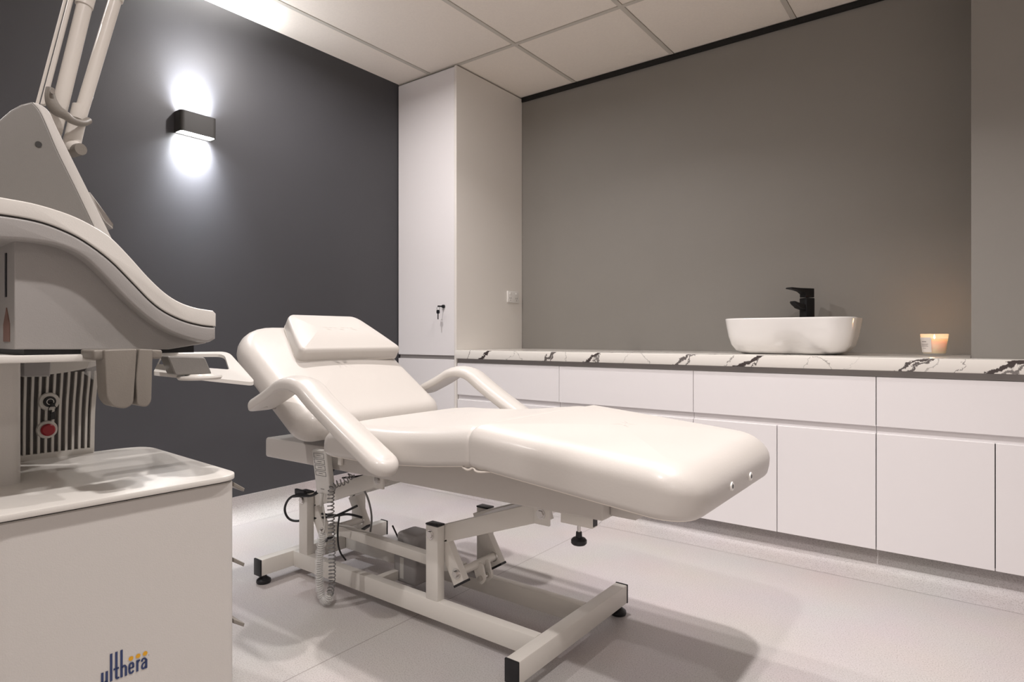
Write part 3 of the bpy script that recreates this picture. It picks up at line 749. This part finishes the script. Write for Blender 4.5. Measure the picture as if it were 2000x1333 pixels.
prism(gp, poly, 'x', VG-.012, VG+.002)
mpart('vent_grille', gp, M['mach_top'])
for (px, py, r, m_, nm) in ((97, 785, .0135, 'white', 'power_switch'), (93, 840, .0135, 'white', 'stop_button')):
    u, z = UZ(px, py, VG+.006)
    bm = bmesh.new(); cyl(bm, (VG, u, z), (VG+.006, u, z), .019, .0175, 32); b_ = mpart(nm, bm, M['mach_top'], smooth=True)
    bm = bmesh.new()
    if nm == 'power_switch':
        cyl(bm, (VG+.006, u, z), (VG+.011, u, z), .0115, .010, 28)
        bmesh.ops.translate(bm, vec=(-V0, -U0, 0), verts=bm.verts); k_ = build('switch_dial', bm, M['black'], b_, smooth=True, world=False)
        bm = bmesh.new(); tube(bm, [(VG+.0112, u+.006*math.cos(a), z+.006*math.sin(a)) for a in [2*math.pi*i/18 for i in range(19)]], .0008, 6, cap=False)
        bmesh.ops.translate(bm, vec=(-V0, -U0, 0), verts=bm.verts); build('dial_mark', bm, M['white'], b_, world=False)
        bm = bmesh.new(); tube(bm, [(VG+.018, u+.002+.007*math.cos(a), z-.015+.007*math.sin(a)) for a in [2*math.pi*i/18 for i in range(19)]], .0008, 6, cap=False)
        box(bm, VG+.010, VG+.022, u-.001, u+.006, z-.010, z-.002, bev=.001)
        prism(bm, round_poly([(u-.001, z-.022), (u+.006, z-.022), (u+.007, z-.036), (u, z-.037)], .002, 3), 'x', VG+.014, VG+.019)
        bmesh.ops.translate(bm, vec=(-V0, -U0, 0), verts=bm.verts); build('key', bm, M['black'], b_, world=False)
    else:
        lathe(bm, [(0, 0), (.0125, 0), (.0125, .005), (.010, .008), (0, .009)], 0, 0, 0, 28)
        bmesh.ops.transform(bm, matrix=Matrix.Translation((VG+.006, u, z)) @ Matrix.Rotation(R(90), 4, 'Y'), verts=bm.verts)
        bmesh.ops.translate(bm, vec=(-V0, -U0, 0), verts=bm.verts); build('red_cap', bm, M['red'], b_, smooth=True, world=False)
# dark block under the tray
bm = bmesh.new(); p = outline([(45, 700), (101, 700), (98, 736), (45, 737)], -1.50); prism(bm, p, 'x', -1.56, -1.50, bev=.002, seg=1); mpart('cable_box', bm, M['motor'], smooth=True)
# tray shelf
bm = bmesh.new(); prism(bm, round_poly([(-1.165, .10), (-1.165, .40), (-1.30, .52), (-1.56, .52), (-1.56, .10)], [.0, .03, .04, .03, 0], 6), 'z', .942, .953, bev=.002, seg=2); mpart('tray', bm, M['mach_top'], smooth=True)
# handle loop: a flat ring dipping towards the near side
P1, P2, P3, P4 = [Vector((v, *UZ(x, y, v))) for x, y, v in ((318, 689, -1.45), (446, 687, -1.45), (500, 748, -1.17), (300, 726, -1.17))]
def loopmap(a, b, h):      # a along u 0..1, b across 0 (far) .. 1 (near)
    top = P1.lerp(P2, a); bot = P4.lerp(P3, a); p = top.lerp(bot, b); return Vector((p.x, p.y, p.z+h))
outer = round_poly([(0, 0), (1, 0), (1, 1), (0, 1)], [.02, .16, .10, .02], 8)
inner = round_poly([(.0, .09), (.90, .09), (.80, .66), (.0, .66)], [.02, .14, .04, .02], 8)
bm = bmesh.new(); L_ = []
for h in (0, -.007):
    L_.append(([bm.verts.new(loopmap(a, b, h)) for a, b in outer], [bm.verts.new(loopmap(a, b, h)) for a, b in inner]))
n = len(outer)
for k in range(n):
    j = (k+1) % n
    bm.faces.new((L_[0][0][k], L_[0][0][j], L_[0][1][j], L_[0][1][k])); bm.faces.new((L_[1][0][j], L_[1][0][k], L_[1][1][k], L_[1][1][j]))
    bm.faces.new((L_[0][0][j], L_[0][0][k], L_[1][0][k], L_[1][0][j])); bm.faces.new((L_[0][1][k], L_[0][1][j], L_[1][1][j], L_[1][1][k]))
mpart('handle_loop', bm, M['mach_top'], smooth=30)
# gel holder hanging in the loop
bm = bmesh.new(); p = outline([(325, 696), (398, 698), (412, 731), (340, 733)], -1.13); prism(bm, round_poly(p, .004, 3), 'x', -1.16, -1.125, bev=.002, seg=1); gh = mpart('holder_bracket', bm, M['mach_dark'], smooth=True)
c = UZ(390, 737, -1.135)
bm = bmesh.new(); lathe(bm, [(0, -.004), (.034, -.004), (.037, 0), (.036, .003), (.024, .0035), (.022, .006), (0, .006)], -1.135, c[0], c[1], 48); mpart('holder_disc', bm, M['mach_top'], smooth=True)
# transducer cups
VC = -1.10
for pts, d_ in (([(204, 684), (268, 682), (261, 790), (246, 799), (222, 796), (209, 780)], .045), ([(272, 682), (299, 683), (296, 785), (288, 796), (268, 793), (266, 740)], .055)):
    bm = bmesh.new(); prism(bm, round_poly(outline(pts, VC), [.003, .003, .008, .006, .006, .010], 4), 'x', VC-d_, VC, bev=.010, seg=4); mpart('transducer_cup', bm, M['taupe'], smooth=True)
for pts in ([(182, 684), (222, 684), (222, 704), (184, 703)], [(296, 683), (318, 684), (317, 701), (296, 702)]):
    bm = bmesh.new(); prism(bm, round_poly(outline(pts, VC-.01), .004, 4), 'x', VC-.075, VC-.01, bev=.004, seg=3); mpart('cup_clip', bm, M['taupe'], smooth=True)
# crumpled clear bag behind the cups
bm = bmesh.new(); q = outline([(178, 705), (202, 705), (200, 733), (190, 720), (182, 742), (165, 730)], -1.50)
prism(bm, q, 'x', -1.505, -1.495); mpart('plastic_bag', bm, M['film'])
# device head: body, plinth, swept cover
VH = -1.195
bm = bmesh.new()
p = outline([(28, 683), (28, 470)], VH)
top = spl(outline([(28, 452), (130, 480), (200, 530), (270, 605), (340, 650), (397, 660), (404, 668)], VH), 5)
poly = [(UZ(28, 683, VH))]+top+[UZ(402, 671, VH), UZ(330, 683, VH)]
prism(bm, poly, 'x', -1.56, VH, bev=.012, seg=4); hd = mpart('device_body', bm, M['mach_grey'], smooth=True)
bm = bmesh.new(); box(bm, -1.53, -1.20, .245, .50, .9525, .968); mpart('plinth', bm, M['black'])
# slot and label on the end of the body
ue = poly[0][0]
bm = bmesh.new(); box(bm, -1.250, -1.242, ue-.0015, ue+.002, 1.045, 1.115); mpart('card_slot', bm, M['black'])
bm = bmesh.new(); prism(bm, [(-1.262, .974), (-1.222, .974), (-1.222, 1.002), (-1.242, 1.028), (-1.262, 1.002)], 'y', ue-.0012, ue+.002)
mpart('warning_label', bm, M['yellow_label'])
VCV = -1.165
ctop = spl(outline([(-60, 372), (0, 385), (60, 396), (110, 410), (150, 425), (190, 446), (220, 467), (255, 503), (290, 542), (322, 572), (350, 590), (380, 601), (408, 606), (416, 607)], VCV), 4)
cseam = spl(outline([(-60, 414), (0, 418), (70, 430), (120, 447), (165, 470), (215, 507), (258, 550), (295, 588), (325, 610), (360, 626), (395, 635), (422, 638)], VCV), 4)
cbot = spl(outline([(-60, 465), (0, 466), (60, 470), (120, 481), (165, 503), (205, 540), (245, 582), (285, 618), (325, 645), (365, 661), (400, 669), (412, 668)], VCV), 4)
e1, e2 = outline([(422, 613), (422, 662)], VCV)
def band(top_, bot_, v0, v1, bev, name, m, corner=()):
    bm = bmesh.new(); prism(bm, list(top_)+list(corner)+list(bot_)[::-1], 'x', v0, v1, bev=bev, seg=4); return mpart(name, bm, m, smooth=45)
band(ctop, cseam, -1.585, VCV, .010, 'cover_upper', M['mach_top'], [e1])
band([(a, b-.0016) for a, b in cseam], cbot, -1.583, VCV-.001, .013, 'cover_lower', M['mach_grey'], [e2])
bm = bmesh.new(); inner_ = [(a, b) for a, b in cseam]
for sg in (0,):
    tube(bm, [(VCV-.0035, a, b-.0008) for a, b in inner_[:-1]], .0015, 6)
mpart('cover_seam', bm, M['seam'], smooth='all')
# upright display housing
VD = -1.27
seam = outline([(62, 199), (78, 218), (95, 255), (112, 295), (150, 372), (188, 452), (200, 480)], VD)
sm = spl(seam, 4)
lft = outline([(0, 480), (-70, 440), (-70, 270), (-20, 245), (0, 234), (22, 215), (42, 204)], VD)
bm = bmesh.new(); prism(bm, [tuple(p) for p in sm]+lft, 'x', -1.50, VD, bev=.022, seg=5); dh = mpart('display_housing', bm, M['mach_dark'], smooth=50)
rgt = spl(outline([(232, 490), (190, 405), (150, 325), (112, 248), (98, 218), (82, 204), (64, 198)], VD), 4)
bm = bmesh.new(); prism(bm, [(a+.0012, b) for a, b in sm[1:]]+[tuple(p) for p in rgt], 'x', -1.505, VD-.004, bev=.006, seg=3); mpart('display_bezel', bm, M['mach'], smooth=50)
c = UZ(75, 282, VD)
bm = bmesh.new(); cyl(bm, (VD-.003, c[0], c[1]), (VD+.0012, c[0], c[1]), .0048, n=20); mpart('screw_cover', bm, M['seam'], smooth=True)
bm = bmesh.new(); prism(bm, outline([(176, 375), (196, 402), (222, 438), (221, 447), (204, 432), (188, 405)], -1.36), 'x', -1.50, -1.36, bev=.0015, seg=1); mpart('screen_lip', bm, M['chrome'], smooth=True)
# articulated arm tubes
VT = -1.60
def P3d(px, py, v): u, z = UZ(px, py, v); return Vector((v, u, z))
def tube_part(name, a, b, r, m, va=VT, vb=VT, ext=0):
    p, q = P3d(*a, va), P3d(*b, vb); q = q+(q-p).normalized()*ext; p_ = p
    bm = bmesh.new(); cyl(bm, p_, q, r, n=32); return mpart(name, bm, m, smooth=True)
tube_part('arm_tube', (104, 262), (166, 8), .0148, M['tube'])
tube_part('arm_collar', (164, 12), (171, -14), .0172, M['tube'], ext=.01)
tube_part('arm_tube', (168, 0), (180, -50), .0150, M['tube'], ext=.35)
tube_part('balance_arm', (157, 225), (225, 0), .0128, M['tube'], ext=.02)
tube_part('arm_collar', (226, 0), (229, -10), .0150, M['tube'], ext=.02)
tube_part('balance_arm', (228, -4), (235, -30), .0120, M['tube'], ext=.40)
tube_part('arm_collar', (151, 234), (158, 208), .0160, M['tube'])
tube_part('arm_socket', (141, 278), (150, 240), .0165, M['tube'])
tube_part('thin_rod', (84, 205), (138, 0), .0048, M['tube'], ext=.4)
tube_part('thin_rod', (72, 205), (127, 0), .0030, M['tube'], va=-1.615, vb=-1.615, ext=.4)
a = P3d(141, 270, VT); b = P3d(150, 292, -1.585)
bm = bmesh.new(); tube(bm, smooth_path([a, P3d(139, 284, VT), b], 2), .0155, 20); mpart('elbow_joint', bm, M['tube'], smooth='all')
bm = bmesh.new(); c = P3d(150, 293, -1.58); cyl(bm, c+Vector((-.02, -.004, 0)), c+Vector((.014, .004, 0)), .0135, .0125, 28); mpart('elbow_knob', bm, M['taupe'], smooth=True)
cl = smooth_path([P3d(98, 172, -1.565), P3d(97, 192, -1.565), P3d(108, 215, -1.565), P3d(128, 225, -1.56), P3d(140, 236, -1.56), P3d(160, 242, -1.57), P3d(173, 236, -1.59)], 3)
bm = bmesh.new(); nn = len(cl); tube(bm, cl, [.0075+.0045*math.exp(-((i/nn-.33)/.18)**2) for i in range(nn)], 14); ac = mpart('arm_clamp', bm, M['taupe'], smooth='all')
bm = bmesh.new(); c = P3d(101, 181, -1.553); cyl(bm, c, c+Vector((.006, 0, 0)), .004, n=16); mpart('clamp_screw', bm, M['chrome'], smooth=True)

# ------------------------------------------------------------------ lettering on the cart's front panel
def ring_arc(bm, c, r0, r1, a0, a1, sx=1, sz=1, n=14, v=0):
    prev = None
    for k in range(n+1):
        a = R(a0+(a1-a0)*k/n)
        p = [bm.verts.new((v, c[0]+sx*r*math.cos(a), c[1]+sz*r*math.sin(a))) for r in (r0, r1)]
        if prev: bm.faces.new((prev[0], prev[1], p[1], p[0]))
        prev = p
lg = bmesh.new(); vl = VF+.0008
def bar(u0, u1, z0, z1):
    lg.faces.new([lg.verts.new((vl, *p)) for p in ((u0, z0), (u1, z0), (u1, z1), (u0, z1))])
ZB = .4256; XH = ZB+.0190; W = .0036
def stroke(pts, w=W):
    pts = [Vector(p) for p in pts]; prev = None
    for i, p in enumerate(pts):
        t = (pts[min(i+1, len(pts)-1)]-pts[max(i-1, 0)]).normalized(); nn_ = Vector((-t.y, t.x))*w/2
        c2 = [lg.verts.new((vl, *(p+s*nn_))) for s in (1, -1)]
        if prev: lg.faces.new((prev[0], prev[1], c2[1], c2[0]))
        prev = c2
u = .3294; bar(u, u+W, ZB+.003, XH); bar(u+.0062, u+.0062+W, ZB, XH)
stroke(spl([(u+W/2, ZB+.0045), (u+W/2+.0006, ZB+.0014), (u+.0045, ZB+.0016), (u+.0076, ZB+.0040)], 4), .0030)
bar(.3418, .3418+W, ZB, .4702)
bar(.3492, .3492+W, ZB+.003, .4704); bar(.3468, .3548, XH-.0030, XH); stroke(spl([(.3510, ZB+.0045), (.3514, ZB+.0016), (.3535, ZB+.0014), (.3552, ZB+.0018)], 4), .0030)
bar(.3566, .3566+W, ZB, .4706); bar(.3630, .3630+W, ZB, XH-.004)
stroke(spl([(.3590, XH-.0040), (.3605, XH-.0017), (.3630, XH-.0016), (.3648, XH-.0050)], 4), .0030)
def oval(uc, wd):
    stroke([(uc+(wd/2-W/2)*math.copysign(abs(math.cos(a))**.6, math.cos(a)), ZB+.0095+(.0095-.0015)*math.copysign(abs(math.sin(a))**.7, math.sin(a))) for a in [R(x) for x in range(0, 331, 10)]], .0032)
oval(.3727, .0095); bar(.3690, .3765, ZB+.0085, ZB+.0112)
bar(.3798, .3798+W, ZB, XH); stroke(spl([(.3822, XH-.0045), (.3835, XH-.0018), (.3858, XH-.0016)], 4), .0032)
bar(.3932, .3932+W, ZB, XH-.004); stroke(spl([(.3884, XH-.0055), (.3892, XH-.0020), (.3925, XH-.0015), (.3950, XH-.0050)], 4), .0030)
stroke(spl([(.3945, ZB+.0112), (.3905, ZB+.0100), (.3886, ZB+.0060), (.3895, ZB+.0020), (.3920, ZB+.0016), (.3945, ZB+.0045)], 4), .0030)
ring_arc(lg, (.3990, XH+.0015), 0, .0006, 0, 360, n=8, v=vl)
mpart_ = mpart('logo_lettering', lg, M['blue'], label='dark blue ulthera wordmark')
od = bmesh.new()
for uc in (.3722, .3828, .3934):
    ring_arc(od, (uc, XH+.0064), 0, .0036, 0, 360, n=24, v=vl)
mpart('logo_dots', od, M['orange'], label='three orange dots over the wordmark')
